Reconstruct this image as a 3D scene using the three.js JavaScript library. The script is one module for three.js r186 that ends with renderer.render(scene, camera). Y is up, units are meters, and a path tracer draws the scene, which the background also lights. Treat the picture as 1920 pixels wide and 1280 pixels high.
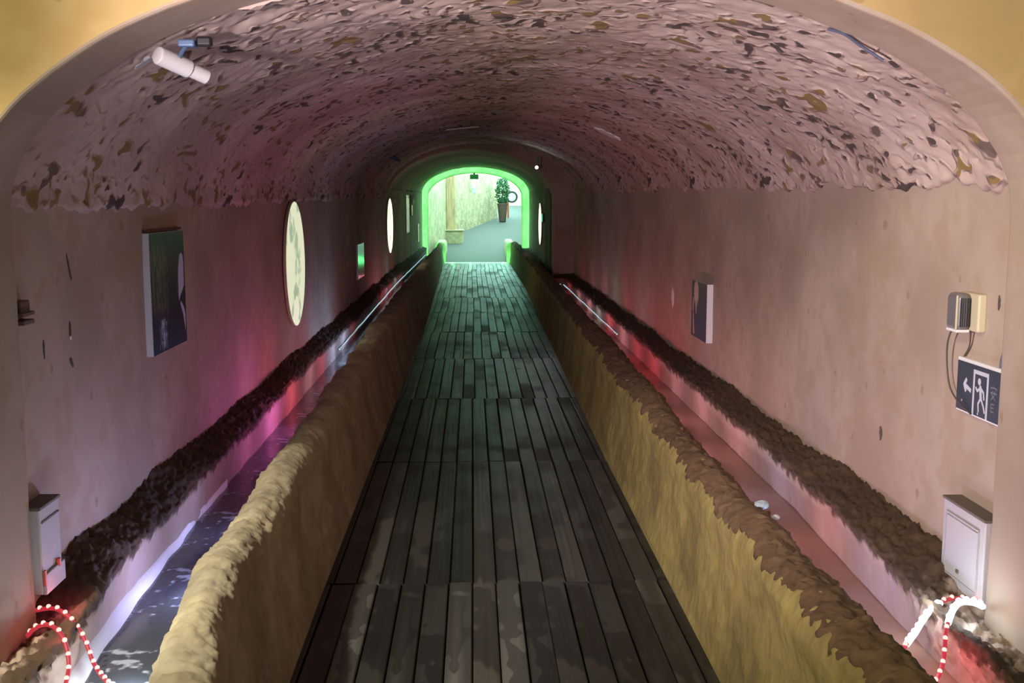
import * as THREE from 'three';
import { RoundedBoxGeometry } from 'three/addons/geometries/RoundedBoxGeometry.js';
import { mergeGeometries } from 'three/addons/utils/BufferGeometryUtils.js';
import { RectAreaLightUniformsLib } from 'three/addons/lights/RectAreaLightUniformsLib.js';
import { createNoise3D } from 'simplex-noise';
RectAreaLightUniformsLib.init();

// ---------------------------------------------------------------- camera, sky, exposure, main lamp
// "D" below is the distance down the tunnel: z = -D.
const scene = new THREE.Scene();
const camera = new THREE.PerspectiveCamera(35.49, 1.5, 0.05, 200);
camera.position.set(0, 1.6, 0);
camera.lookAt(0.036828, 1.6 - 0.131352, -0.990652);
scene.background = new THREE.Color().setRGB(0.50, 1.0, 0.90);      // pale overcast sky over the alley at the far end
scene.backgroundIntensity = 8.2;
const renderer = new THREE.WebGLRenderer();
renderer.toneMapping = THREE.LinearToneMapping;
renderer.toneMappingExposure = 1.0;
renderer.shadowMap.enabled = true;
const ADDED_FILL = { at: [-1.1, 1.5, -0.8], aim: [1.66, 2.0, -5.4], cd: 54, color: [1.0, 0.83, 0.90], angle: 0.62 };   // unseen light added left of the frame to brighten the right wall and vault
const BEAM = { at: [-2.0, 3.1, -0.8], aim: [-0.80, 0.53, -3.3], cd: 50, color: [1.0, 0.95, 0.80], angle: 0.29 };   // spotlight high at the left of the hall; the left jamb cuts its beam
const HALL_LAMP = { at: [-2.45, 4.0, 1.1], size: 0.8, nits: 92, color: [1.0, 0.91, 0.66] };   // warm light panel of the hall behind the camera
const LED_WHITE = [0.72, 0.86, 1.0], LED_RED = [1.0, 0.15, 0.26], LED_MAGENTA = [1.0, 0.25, 1.0], LED_BLUE = [0.42, 0.55, 1.0], LED_PINK = [1.0, 0.50, 0.75], LED_LILAC = [0.44, 0.45, 1.0];

// ---------------------------------------------------------------- helpers
let seed = 12345;
const rnd = () => { seed = (seed + 0x6d2b79f5) | 0; let t = Math.imul(seed ^ (seed >>> 15), 1 | seed); t = (t + Math.imul(t ^ (t >>> 7), 61 | t)) ^ t; return ((t ^ (t >>> 14)) >>> 0) / 4294967296; };
const rr = (a, b) => a + (b - a) * rnd();
const n3 = createNoise3D(rnd);
const fbm = (x, y, z, o = 4) => { let s = 0, a = 0.5, f = 1; for (let i = 0; i < o; i++) { s += a * n3(x * f, y * f, z * f); a *= 0.5; f *= 2.03; } return s; };
const { clamp, lerp, smoothstep } = THREE.MathUtils;
const table = (pts) => (d) => { if (d <= pts[0][0]) return pts[0][1]; for (let i = 1; i < pts.length; i++) if (d <= pts[i][0]) { const [a, b] = pts[i - 1], [c, e] = pts[i]; const t = (d - a) / (c - a || 1); return lerp(b, e, t * t * (3 - 2 * t) * 0.35 + t * 0.65); } return pts[pts.length - 1][1]; };
const used = {};
const numbered = (n) => { const k = used[n] = (used[n] ?? -1) + 1; return k ? n + '_' + String(k).padStart(3, '0') : n; };
const V = (x, y, d) => new THREE.Vector3(x, y, -d);
function mesh(name, geo, m, parent = scene) {
  const o = new THREE.Mesh(geo, m); o.name = parent === scene ? numbered(name) : name;
  o.castShadow = o.receiveShadow = true; parent.add(o); return o;
}
function tag(o, label, category, group) { o.userData.label = label; o.userData.category = category; if (group) o.userData.group = group; return o; }
function struct(name, geo, m, label) { const o = mesh(name, geo, m); o.userData.kind = 'structure'; if (label) o.userData.label = label; return o; }
function thing(name, label, category, pos, group) {
  const o = new THREE.Group(); o.name = numbered(name); if (pos) o.position.copy(pos); scene.add(o); return tag(o, label, category, group);
}
const box = (w, h, d, x = 0, y = 0, z = 0, r = 0) => { const g = r ? new RoundedBoxGeometry(w, h, d, 3, r) : new THREE.BoxGeometry(w, h, d); g.translate(x, y, z); return g; };
const tube = (pts, r, seg = 24, rad = 8) => new THREE.TubeGeometry(new THREE.CatmullRomCurve3(pts), seg, r, rad);
const merged = (list) => mergeGeometries(list.map((g) => (g.index ? g.toNonIndexed() : g)));
function pointLight(pos, color, cd, radius = 1, parent = scene) {
  const l = new THREE.PointLight(new THREE.Color().setRGB(...color), cd); l.position.copy(pos); l.castShadow = true; l.shadow.radius = radius; parent.add(l); return l;
}

// Sweeps a cross-section down the tunnel. section(D) gives [x, y] points; disp(p, D, n, u) moves a point along its outward normal n.
function sweep(Ds, section, { closed = false, disp, color, flip = false, caps = false, uvScale = 1 } = {}) {
  const pos = [], uv = [], col = [], idx = []; let N = 0;
  const rings = [];
  Ds.forEach((D) => {
    const p = section(D); N = p.length; const ring = [];
    let u = 0;
    for (let i = 0; i < N; i++) {
      const a = p[closed ? (i + N - 1) % N : Math.max(0, i - 1)], b = p[closed ? (i + 1) % N : Math.min(N - 1, i + 1)];
      let nx = b[1] - a[1], ny = -(b[0] - a[0]); const l = Math.hypot(nx, ny) || 1; nx /= l; ny /= l; if (flip) { nx = -nx; ny = -ny; }
      if (i) u += Math.hypot(p[i][0] - p[i - 1][0], p[i][1] - p[i - 1][1]);
      const k = disp ? disp(p[i], D, [nx, ny], i / (N - 1), u) : 0;
      const x = p[i][0] + nx * k, y = p[i][1] + ny * k;
      ring.push([x, y]); pos.push(x, y, -D); uv.push(u * uvScale, D * uvScale);
      if (color) col.push(...color(p[i], D, i / (N - 1), u));
    }
    rings.push(ring);
  });
  const M = closed ? N : N - 1;
  for (let j = 0; j < Ds.length - 1; j++) for (let i = 0; i < M; i++) {
    const a = j * N + i, b = j * N + (i + 1) % N, c = a + N, d = b + N;
    if (flip) idx.push(a, b, c, b, d, c); else idx.push(a, c, b, b, c, d);
  }
  if (caps && closed) for (const j of [0, Ds.length - 1]) {
    const tris = THREE.ShapeUtils.triangulateShape(rings[j].map((q) => new THREE.Vector2(...q)), []);
    const base = pos.length / 3;
    rings[j].forEach((q) => { pos.push(q[0], q[1], -Ds[j]); uv.push(q[0], q[1]); if (color) col.push(...color(q, Ds[j], 0, 0)); });
    tris.forEach((t) => (j === 0) === !flip ? idx.push(base + t[0], base + t[1], base + t[2]) : idx.push(base + t[2], base + t[1], base + t[0]));
  }
  const g = new THREE.BufferGeometry();
  g.setAttribute('position', new THREE.Float32BufferAttribute(pos, 3));
  g.setAttribute('uv', new THREE.Float32BufferAttribute(uv, 2));
  if (color) g.setAttribute('color', new THREE.Float32BufferAttribute(col, 3));
  g.setIndex(idx); g.computeVertexNormals(); return g;
}
const steps = (a, b, s0, k) => { const o = [a]; while (o[o.length - 1] < b) { const d = o[o.length - 1]; o.push(Math.min(b, d + Math.max(s0, k * d))); } return o; };
const along = (pts, gap) => { const o = []; for (let i = 0; i < pts.length - 1; i++) { const n = Math.max(1, pts[i][2] || Math.ceil(Math.hypot(pts[i + 1][0] - pts[i][0], pts[i + 1][1] - pts[i][1]) / gap)); for (let k = 0; k < n; k++) o.push([lerp(pts[i][0], pts[i + 1][0], k / n), lerp(pts[i][1], pts[i + 1][1], k / n)]); } o.push(pts[pts.length - 1].slice(0, 2)); return o; };

// ---------------------------------------------------------------- textures (tileable noise)
function lattice(n, s) { let k = s * 7919 + 13; const a = new Float32Array(n * n); for (let i = 0; i < n * n; i++) { k = (k + 0x6d2b79f5) | 0; let t = Math.imul(k ^ (k >>> 15), 1 | k); t = (t + Math.imul(t ^ (t >>> 7), 61 | t)) ^ t; a[i] = ((t ^ (t >>> 14)) >>> 0) / 4294967296; } return a; }
function tileNoise(s, fx, fy) {   // value noise in [0,1] over the unit square, fx by fy cells, tileable
  const a = lattice(64, s);
  return (u, v) => { const x = u * fx, y = v * fy, i = Math.floor(x), j = Math.floor(y); let p = x - i, q = y - j; p = p * p * (3 - 2 * p); q = q * q * (3 - 2 * q);
    const g = (m, n) => a[(((n % fy) + fy) % fy % 64) * 64 + (((m % fx) + fx) % fx % 64)];
    return lerp(lerp(g(i, j), g(i + 1, j), p), lerp(g(i, j + 1), g(i + 1, j + 1), p), q); };
}
function tileFbm(s, fx, fy, o) { const L = []; for (let i = 0; i < o; i++) L.push(tileNoise(s + i, Math.min(64, fx << i), Math.min(64, fy << i))); return (u, v) => { let t = 0, a = 0.5, w = 0; L.forEach((f) => { t += a * f(u, v); w += a; a *= 0.55; }); return t / w; }; }
function tex(w, h, fn, srgb, tile) {
  const data = new Uint8Array(w * h * 4);
  for (let y = 0, o = 0; y < h; y++) for (let x = 0; x < w; x++, o += 4) { const c = fn(x / w, y / h); data[o] = clamp(c[0] * 255, 0, 255); data[o + 1] = clamp((c[1] ?? c[0]) * 255, 0, 255); data[o + 2] = clamp((c[2] ?? c[0]) * 255, 0, 255); data[o + 3] = c[3] === undefined ? 255 : clamp(c[3] * 255, 0, 255); }
  const t = new THREE.DataTexture(data, w, h); t.magFilter = THREE.LinearFilter; t.wrapS = t.wrapT = THREE.RepeatWrapping; if (srgb) t.colorSpace = THREE.SRGBColorSpace; t.repeat.set(1 / tile[0], 1 / tile[1]); t.needsUpdate = true; return t;
}
const mix3 = (a, b, t) => [lerp(a[0], b[0], t), lerp(a[1], b[1], t), lerp(a[2], b[2], t)];
function canvasTex(w, h, draw) { const c = document.createElement('canvas'); c.width = w; c.height = h; draw(c.getContext('2d'), w, h); const t = new THREE.CanvasTexture(c); t.colorSpace = THREE.SRGBColorSpace; return t; }

const nA = tileFbm(1, 4, 4, 5), nB = tileFbm(20, 16, 16, 3), nC = tileFbm(40, 7, 7, 4), nD = tileFbm(60, 12, 12, 4), nE = tileFbm(80, 20, 20, 3);
// smooth ochre wash plaster: mottled, with small specks
const plasterMap = tex(512, 512, (u, v) => { const a = nA(u, v), b = nB(u, v), s = nE(u, v); let c = mix3([0.63, 0.56, 0.49], [0.70, 0.63, 0.56], smoothstep(a, 0.3, 0.7)); c = mix3(c, [0.65, 0.56, 0.46], smoothstep(b, 0.5, 0.75) * 0.5); if (s < 0.17) c = mix3(c, [0.5, 0.4, 0.3], 0.35); return c; }, true, [1.7, 1.7]);
const plasterBump = tex(512, 512, (u, v) => [0.5 * nA(u, v) + 0.25 * nB(u, v) + 0.25 * nE(u, v)], false, [1.1, 1.1]);
// rough thrown plaster of the vault: pale coat, chips that show the ochre and dark brown coat below
const quantile = (f, q) => { const a = []; for (let i = 0; i < 4000; i++) a.push(f(rnd(), rnd())); a.sort((x, y) => x - y); return a[Math.floor(q * 4000)]; };
const wA = tileFbm(100, 9, 9, 2), wB = tileFbm(110, 9, 9, 2), cA = tileFbm(120, 62, 30, 2), cB = tileFbm(130, 25, 13, 2), cD = tileFbm(135, 5, 5, 2);
const tileWarp = (u, v) => [(wA(u, v) - 0.5) * 0.05, (wB(u, v) - 0.5) * 0.05];
const chips = (u, v) => { const w = tileWarp(u, v), x = u + w[0], y = v + w[1]; return cA(x, y) + 0.30 * cB(x, y) + 0.25 * cD(u, v); };
const cq = quantile(chips, 0.075), cq2 = quantile(chips, 0.13), cq3 = quantile(chips, 0.45);
const vaultMap = tex(1024, 1024, (u, v) => { const k = chips(u, v), a = nA(u, v), t = nC(u, v); let c = mix3([0.69, 0.60, 0.54], [0.79, 0.71, 0.66], smoothstep(a, 0.3, 0.7)); const m = smoothstep(-k, -cq2, -cq); c = mix3(c, t > 0.54 ? [0.50, 0.40, 0.20] : t > 0.46 ? [0.37, 0.31, 0.28] : [0.25, 0.21, 0.19], m * 0.85); return c; }, true, [1.9, 1.9]);
const vaultBump = tex(1024, 1024, (u, v) => { const k = chips(u, v); return [smoothstep(k, cq, cq3) * 0.7 + nB(u, v) * 0.3]; }, false, [1.9, 1.9]);
const clayMap = tex(512, 512, (u, v) => { const a = nA(u, v), b = nD(u, v); let c = mix3([0.80, 0.79, 0.77], [0.92, 0.91, 0.88], smoothstep(a, 0.3, 0.7)); if (b < 0.33) c = mix3(c, [0.55, 0.48, 0.40], smoothstep(b, 0.33, 0.27)); return c; }, true, [0.9, 0.9]);
const clayBump = tex(512, 512, (u, v) => [nD(u, v) * 0.6 + nB(u, v) * 0.4], false, [0.55, 0.55]);
const soilMap = tex(512, 512, (u, v) => { const a = nD(u, v), b = nE(u, v); let c = mix3([0.27, 0.21, 0.15], [0.45, 0.36, 0.26], smoothstep(a, 0.3, 0.7)); if (b > 0.7) c = mix3(c, [0.62, 0.55, 0.45], 0.6); return c; }, true, [0.6, 0.6]);
const grain = tileFbm(140, 24, 2, 3), wear = tileFbm(160, 3, 5, 4), knots = tileFbm(180, 30, 4, 2);
const woodMap = tex(512, 1024, (u, v) => { const g = grain(u, v), w = wear(u, v) + (g - 0.5) * 0.25; let c = mix3([0.36, 0.35, 0.335], [0.52, 0.51, 0.495], smoothstep(g, 0.3, 0.7)); c = mix3(c, [0.78, 0.755, 0.70], smoothstep(w, 0.545, 0.60) * 0.85); c = mix3(c, [0.24, 0.225, 0.21], smoothstep(w, 0.34, 0.27) * 0.5); return c; }, true, [1.1, 2.6]);
const woodBump = tex(512, 512, (u, v) => [grain(u, v) * 0.7 + knots(u, v) * 0.3], false, [0.5, 2.0]);
const woodRough = tex(256, 512, (u, v) => { const w = wear(u, v); return [0.44 + 0.18 * smoothstep(w, 0.35, 0.65)]; }, false, [1.1, 2.6]);
const stoneMap = tex(512, 512, (u, v) => { const a = nD(u, v), b = nB(u, v); return mix3([0.72, 0.73, 0.64], [0.84, 0.86, 0.76], smoothstep(a * 0.7 + b * 0.3, 0.3, 0.7)); }, true, [1.6, 1.6]);
const waterBump = tex(512, 512, (u, v) => [nA(u, v) * 0.6 + nC(u, v) * 0.4], false, [0.8, 0.8]);
const foamMap = tex(512, 512, (u, v) => { const a = nC(u, v), b = nE(u, v), c = nA(u, v); let k = smoothstep(b * 0.6 + a * 0.4, 0.57, 0.66) * smoothstep(c, 0.48, 0.56); return mix3([0.27, 0.29, 0.31], [0.72, 0.76, 0.80], k * 0.8); }, true, [0.75, 0.75]);

// ---------------------------------------------------------------- materials
const std = (o) => new THREE.MeshStandardMaterial({ roughness: 0.9, metalness: 0, ...o });
const rgb = (r, g, b) => new THREE.Color().setRGB(r, g, b);
const M = {
  plaster: std({ map: plasterMap, bumpMap: plasterBump, bumpScale: 0.004, roughness: 0.88 }),
  archYellow: std({ map: plasterMap, color: rgb(1.12, 1.0, 0.54), bumpMap: plasterBump, bumpScale: 0.003 }),
  vault: std({ map: vaultMap, bumpMap: vaultBump, bumpScale: 0.012, roughness: 0.95 }),
  clay: std({ map: clayMap, bumpMap: clayBump, bumpScale: 0.009, roughness: 0.95, vertexColors: true }),
  soil: std({ map: plasterMap, bumpMap: clayBump, bumpScale: 0.008, roughness: 0.97, vertexColors: true }),
  darkHall: std({ color: rgb(0.05, 0.04, 0.03) }),
  subfloor: std({ color: rgb(0.02, 0.018, 0.016) }),
  water: std({ map: foamMap, roughness: 0.13, bumpMap: waterBump, bumpScale: 0.006 }),
  mudWater: std({ map: plasterMap, color: rgb(0.80, 0.58, 0.56), roughness: 0.28, bumpMap: waterBump, bumpScale: 0.006 }),
  whitePaint: std({ color: rgb(0.82, 0.82, 0.80), roughness: 0.5 }),
  whiteDull: std({ color: rgb(0.45, 0.43, 0.42), roughness: 0.7, bumpMap: plasterBump, bumpScale: 0.002 }),
  shadeAndTrim: std({ color: rgb(0.13, 0.11, 0.08), roughness: 0.7 }),  // tone of latch and seam, and of the shade painted on box tops
  greyPlastic: std({ color: rgb(0.16, 0.15, 0.15), roughness: 0.25 }),
  cream: std({ color: rgb(0.60, 0.54, 0.36), roughness: 0.5 }),
  black: std({ color: rgb(0.02, 0.02, 0.022), roughness: 0.5 }),
  blueMetal: std({ color: rgb(0.14, 0.22, 0.36), roughness: 0.35, metalness: 0.2 }),
  cable: std({ color: rgb(0.09, 0.07, 0.05), roughness: 0.6 }),
  blueCable: std({ color: rgb(0.10, 0.12, 0.18), roughness: 0.5 }),
  crack: std({ color: rgb(0.10, 0.075, 0.065), roughness: 1 }),
  lime: std({ color: rgb(0.85, 0.85, 0.82), roughness: 0.95 }),
  greyLime: std({ color: rgb(0.46, 0.46, 0.48), roughness: 0.95 }),
  brick: std({ color: rgb(0.10, 0.035, 0.03), roughness: 0.7 }),
  tape: std({ color: rgb(0.75, 0.62, 0.60), roughness: 0.3 }),
  stone: std({ map: stoneMap, color: rgb(0.86, 0.66, 0.58), bumpMap: vaultBump, bumpScale: 0.02 }),
  paleRender: std({ map: stoneMap, color: rgb(0.95, 0.74, 0.72), bumpMap: plasterBump, bumpScale: 0.004 }),
  peach: std({ map: stoneMap, color: rgb(1.1, 0.70, 0.60), bumpMap: vaultBump, bumpScale: 0.01 }),
  road: std({ color: rgb(0.11, 0.105, 0.105), roughness: 0.8, bumpMap: clayBump, bumpScale: 0.004 }),
  paving: std({ map: stoneMap, color: rgb(0.6, 0.62, 0.6), roughness: 0.75 }),
  pot: std({ color: rgb(0.09, 0.055, 0.04), roughness: 0.6 }),
  leaf: std({ color: rgb(0.035, 0.12, 0.045), roughness: 0.6 }),
  trunk: std({ color: rgb(0.12, 0.08, 0.05) }),
  redPaint: std({ color: rgb(0.6, 0.12, 0.07), roughness: 0.5 }),
  paleDisc: std({ color: rgb(0.75, 0.85, 0.9), roughness: 0.15 }),
};
const glow = (c, k) => new THREE.MeshStandardMaterial({ color: 0x111111, emissive: rgb(...c), emissiveIntensity: k, roughness: 0.5 });

// ---------------------------------------------------------------- plan of the tunnel
const RIB = 17.45, END = 27.5, START = 3.17, FRONT = 2.89;
const XL = table([[0, -1.37], [17.45, -1.375], [27.5, -1.27], [29, -1.27]]);
const XR = (d) => d < RIB ? 1.66 : lerp(1.32, 1.46, clamp((d - RIB) / 10.05, 0, 1));
const springY = (d) => d < RIB ? lerp(1.559, 1.70, clamp((d - START) / 14.3, 0, 1)) : lerp(1.60, 1.76, clamp((d - RIB) / 10, 0, 1));
const crownY = (d) => d < RIB ? lerp(2.264, 2.52, clamp((d - START) / 14.3, 0, 1)) : lerp(2.41, 2.43, clamp((d - RIB) / 10, 0, 1));
const archAt = (d) => { const l = XL(d), r = XR(d); return { c: (l + r) / 2, a: (r - l) / 2, s: springY(d), b: crownY(d) - springY(d) }; };
const wallX = (d, y, side) => { const A = archAt(d); if (y <= A.s) return side < 0 ? XL(d) : XR(d); const k = clamp((y - A.s) / A.b, 0, 1); return A.c + side * A.a * Math.sqrt(1 - k * k); };

// -------- walls (with thickness), smooth plaster
function wallGeo(side, d0, d1, top, noiseAmp = 0.003) {
  const sec = (d) => { const inner = []; for (let i = 0; i <= 44; i++) { const y = lerp(-0.12, top, i / 44); inner.push([wallX(d, y, side), y]); } const xo = side < 0 ? XL(d) - 0.3 : XR(d) + 0.3; inner.push([xo, top], [xo, -0.12]); return inner; };
  return sweep(steps(d0, d1, 0.06, 0.015), sec, { closed: true, caps: true, flip: side > 0, disp: (p, d, n, t) => (t > 0.95 ? 0 : -(fbm(p[0] * 0.6 + 3, p[1] * 1.3, d * 0.9, 3) * noiseAmp * 2)) });
}
struct('wall_left', wallGeo(-1, START - 0.06, END, 1.80), M.plaster, 'left tunnel wall, smooth painted plaster');
struct('wall_right', wallGeo(1, START - 0.06, RIB - 0.002, 1.80), M.plaster, 'right tunnel wall, smooth painted plaster');
struct('wall_right_far', wallGeo(1, RIB + 0.001, END, 1.80), M.plaster, 'right wall of the narrower far stretch of the tunnel');

// -------- rough vault: a thick coat with a ragged lower edge over the smooth walls
const edgeL = (d) => 1.555 + 0.006 * (d - 3) + 0.035 * fbm(3.1, 7.7, d * 1.7, 4) + 0.012 * n3(d * 9, 1, 4);
const edgeR = (d) => 1.635 + 0.008 * (d - 3) + 0.045 * fbm(9.1, 2.7, d * 1.7, 4) + 0.012 * n3(d * 9, 8, 4);
function vaultSection(d) {
  const A = archAt(d), y0 = Math.max(edgeL(d), A.s - 0.2), y1 = edgeR(d), pts = [];
  const ang = (y, side) => { if (y <= A.s) return side < 0 ? Math.PI + (A.s - y) / A.a : -(A.s - y) / A.a; const t = Math.asin(clamp((y - A.s) / A.b, 0, 1)); return side < 0 ? Math.PI - t : t; };
  const a0 = ang(y0, -1), a1 = ang(y1, 1), n = 190;
  for (let i = 0; i <= n; i++) { const t = lerp(a0, a1, i / n); if (t > Math.PI) pts.push([A.c - A.a, A.s - (t - Math.PI) * A.a]); else if (t < 0) pts.push([A.c + A.a, A.s + t * A.a]); else pts.push([A.c + A.a * Math.cos(t), A.s + A.b * Math.sin(t)]); }
  const outer = []; for (let i = 0; i <= 24; i++) { const t = lerp(a1, a0, i / 24), c = Math.cos(t), s = Math.sin(t); outer.push([A.c + (A.a + 0.28) * c, A.s + (A.b + 0.28) * Math.max(s, -0.2)]); }
  return [...pts, ...outer];
}
const pits = (x, y, d) => { const w = fbm(x * 3, y * 3, d * 3, 2) * 0.25; const k = n3(x * 15 + w * 4, y * 15, d * 11 + w) * 0.6 + n3(x * 31, y * 31, d * 24) * 0.4; return smoothstep(k, 0.42, 0.72); };
const vaultDisp = (p, d, n, t) => { if (t > 190 / 215 + 0.001) return 0; const e = Math.min(t, 190 / 215 - t) * 215; const thick = 0.016 * smoothstep(e, 0, 1.2); return -(thick + 0.018 * fbm(p[0] * 2.2, p[1] * 2.2, d * 2.2, 3) + 0.009 * fbm(p[0] * 14, p[1] * 14, d * 11, 2) - 0.013 * pits(p[0], p[1], d) * smoothstep(e, 0, 3)); };
struct('ceiling', sweep(steps(START - 0.02, RIB - 0.002, 0.016, 0.0048), vaultSection, { closed: true, caps: true, flip: true, disp: (p, d, n, t, u) => -vaultDisp(p, d, n, t) * -1 }), M.vault, 'rough chipped plaster vault of the tunnel');

// -------- far, narrower vault and the rib where it starts
function plainVault(d0, d1, grow, mat, name, label) {
  const sec = (d) => { const A = archAt(d), pts = []; const n = 60; for (let i = 0; i <= n; i++) { const t = Math.PI * (1 - i / n); pts.push([A.c + (A.a + grow) * Math.cos(t), A.s + (A.b + grow) * Math.sin(t)]); } for (let i = 0; i <= n; i++) { const t = Math.PI * (i / n); pts.push([A.c + (A.a + grow + 0.3) * Math.cos(t), A.s + (A.b + grow + 0.3) * Math.sin(t)]); } return pts; };
  return struct(name, sweep(steps(d0, d1, 0.12, 0), sec, { closed: true, caps: true, flip: true, disp: (p, d, n, t) => t < 0.5 ? 0.012 * fbm(p[0] * 2, p[1] * 2, d * 2, 3) : 0 }), mat, label);
}
plainVault(RIB + 0.001, END, 0, M.plaster, 'ceiling_far', 'smooth vault over the narrower far stretch of the tunnel');
function archShape(c, a, s, b, y0, W, H, y0o = y0, wobble = 0) {   // a wall with an arched opening
  const sh = new THREE.Shape([new THREE.Vector2(-W, y0o), new THREE.Vector2(W, y0o), new THREE.Vector2(W, H), new THREE.Vector2(-W, H)]), h = [];
  const w = (k) => wobble * fbm(k * 2.1, 5.5, 1.3, 3);
  for (let i = 0; i <= 14; i++) { const y = lerp(y0, s, i / 14); h.push(new THREE.Vector2(c + a + w(y), y)); }
  for (let i = 1; i <= 60; i++) { const t = Math.PI * i / 60; h.push(new THREE.Vector2(c + (a + w(s + t)) * Math.cos(t), s + (b + w(s + t)) * Math.sin(t))); }
  for (let i = 1; i <= 14; i++) { const y = lerp(s, y0, i / 14); h.push(new THREE.Vector2(c - a - w(y + 9), y)); }
  sh.holes.push(new THREE.Path(h)); return sh;
}
function archWall(shape, d0, depth, bevel) { const g = new THREE.ExtrudeGeometry(shape, { depth: depth - 2 * bevel, bevelEnabled: bevel > 0, bevelSize: bevel, bevelThickness: bevel, bevelOffset: -bevel, bevelSegments: 3, curveSegments: 12 }); g.translate(0, 0, -(d0 + depth - bevel)); return g; }
{ const A = archAt(RIB + 0.01);
  struct('trim_1', archWall(archShape(A.c, A.a - 0.015, A.s, A.b - 0.015, -0.1, 2.2, 3.0, -0.6, 0.012), RIB - 0.1, 0.35, 0.035), M.plaster, 'arched rib where the tunnel narrows'); }

// -------- entrance arch: ochre front wall of the hall, its jambs standing on the ledges
struct('wall_front', archWall(archShape(0.14, 1.47, 1.55, 0.70, -0.1, 5, 5, -0.6, 0.01), FRONT, START - FRONT, 0.012), [M.archYellow, M.plaster], 'ochre wall with the round entrance arch of the tunnel');

// -------- the hall behind the camera
struct('wall_back', box(10, 5.4, 0.2, 0, 2.6, 4.6), M.darkHall);
struct('wall_hall_left', box(0.2, 5.4, 8, -5, 2.6, 0.9), M.darkHall);
struct('wall_hall_right', box(0.2, 5.4, 8, 5, 2.6, 0.9), M.darkHall);
struct('ceiling_hall', box(10.2, 0.2, 8, 0, 5.1, 0.9), M.darkHall);
struct('floor_hall', box(10.2, 0.2, 9, 0, -0.34, 1.1), M.subfloor);
{ const t = thing('light_panel', 'warm square light panel of the hall behind the viewer', 'lamp', new THREE.Vector3(...HALL_LAMP.at)), k = HALL_LAMP.size;
  t.lookAt(0.2, 0.9, -5);                                                      // local +z shines into the tunnel
  mesh('case', box(k + 0.06, k + 0.06, 0.06, 0, 0, -0.045, 0.01), M.black, t);
  mesh('glowing_face', box(k, k, 0.01, 0, 0, -0.008), glow(HALL_LAMP.color, 3), t);
  mesh('stem', new THREE.CylinderGeometry(0.015, 0.015, 1.15, 10).rotateX(-0.35).translate(0, 0.55, -0.25), M.black, t);
  const l = new THREE.RectAreaLight(rgb(...HALL_LAMP.color), HALL_LAMP.nits, k, k); l.position.z = 0.01; l.rotation.y = Math.PI; t.add(l); }

{ const t = thing('added_fill_light', 'added unseen pinkish fill light on a post, left of the viewer', 'lamp', new THREE.Vector3(...ADDED_FILL.at)), dir = new THREE.Vector3(...ADDED_FILL.aim).sub(t.position).normalize();
  const head = mesh('case', new THREE.CylinderGeometry(0.05, 0.04, 0.09, 24).rotateX(Math.PI / 2).translate(0, 0, -0.055), M.black, t); head.quaternion.setFromUnitVectors(new THREE.Vector3(0, 0, 1), dir);
  const face = mesh('glowing_face', new THREE.CylinderGeometry(0.044, 0.044, 0.006, 24).rotateX(Math.PI / 2).translate(0, 0, -0.006), glow(ADDED_FILL.color, 4), t); face.quaternion.copy(head.quaternion);
  mesh('post', new THREE.CylinderGeometry(0.012, 0.012, 1.70, 10).translate(-0.03, -0.86, 0.03), M.black, t);
  const l = new THREE.SpotLight(rgb(...ADDED_FILL.color), ADDED_FILL.cd, 0, ADDED_FILL.angle, 1); l.shadow.radius = 4; l.castShadow = true; l.position.copy(dir).multiplyScalar(0.06); l.target.position.copy(dir).multiplyScalar(3); t.add(l, l.target); }

{ const t = thing('beam_spotlight', 'black spotlight on a long post, high at the left of the hall', 'lamp', new THREE.Vector3(...BEAM.at)), dir = new THREE.Vector3(...BEAM.aim).sub(t.position).normalize();
  const head = mesh('case', new THREE.CylinderGeometry(0.06, 0.045, 0.14, 24).rotateX(Math.PI / 2).translate(0, 0, -0.08), M.black, t); head.quaternion.setFromUnitVectors(new THREE.Vector3(0, 0, 1), dir);
  const face = mesh('glowing_face', new THREE.CylinderGeometry(0.052, 0.052, 0.006, 24).rotateX(Math.PI / 2).translate(0, 0, -0.006), glow(BEAM.color, 4), t); face.quaternion.copy(head.quaternion);
  mesh('post', new THREE.CylinderGeometry(0.015, 0.015, 3.3, 10).translate(-0.09, -1.66, 0.09), M.black, t);
  const l = new THREE.SpotLight(rgb(...BEAM.color), BEAM.cd, 0, BEAM.angle, 0.5); l.shadow.radius = 2.5; l.castShadow = true; l.position.copy(dir).multiplyScalar(0.06); l.target.position.copy(dir).multiplyScalar(3); t.add(l, l.target); }

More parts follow.
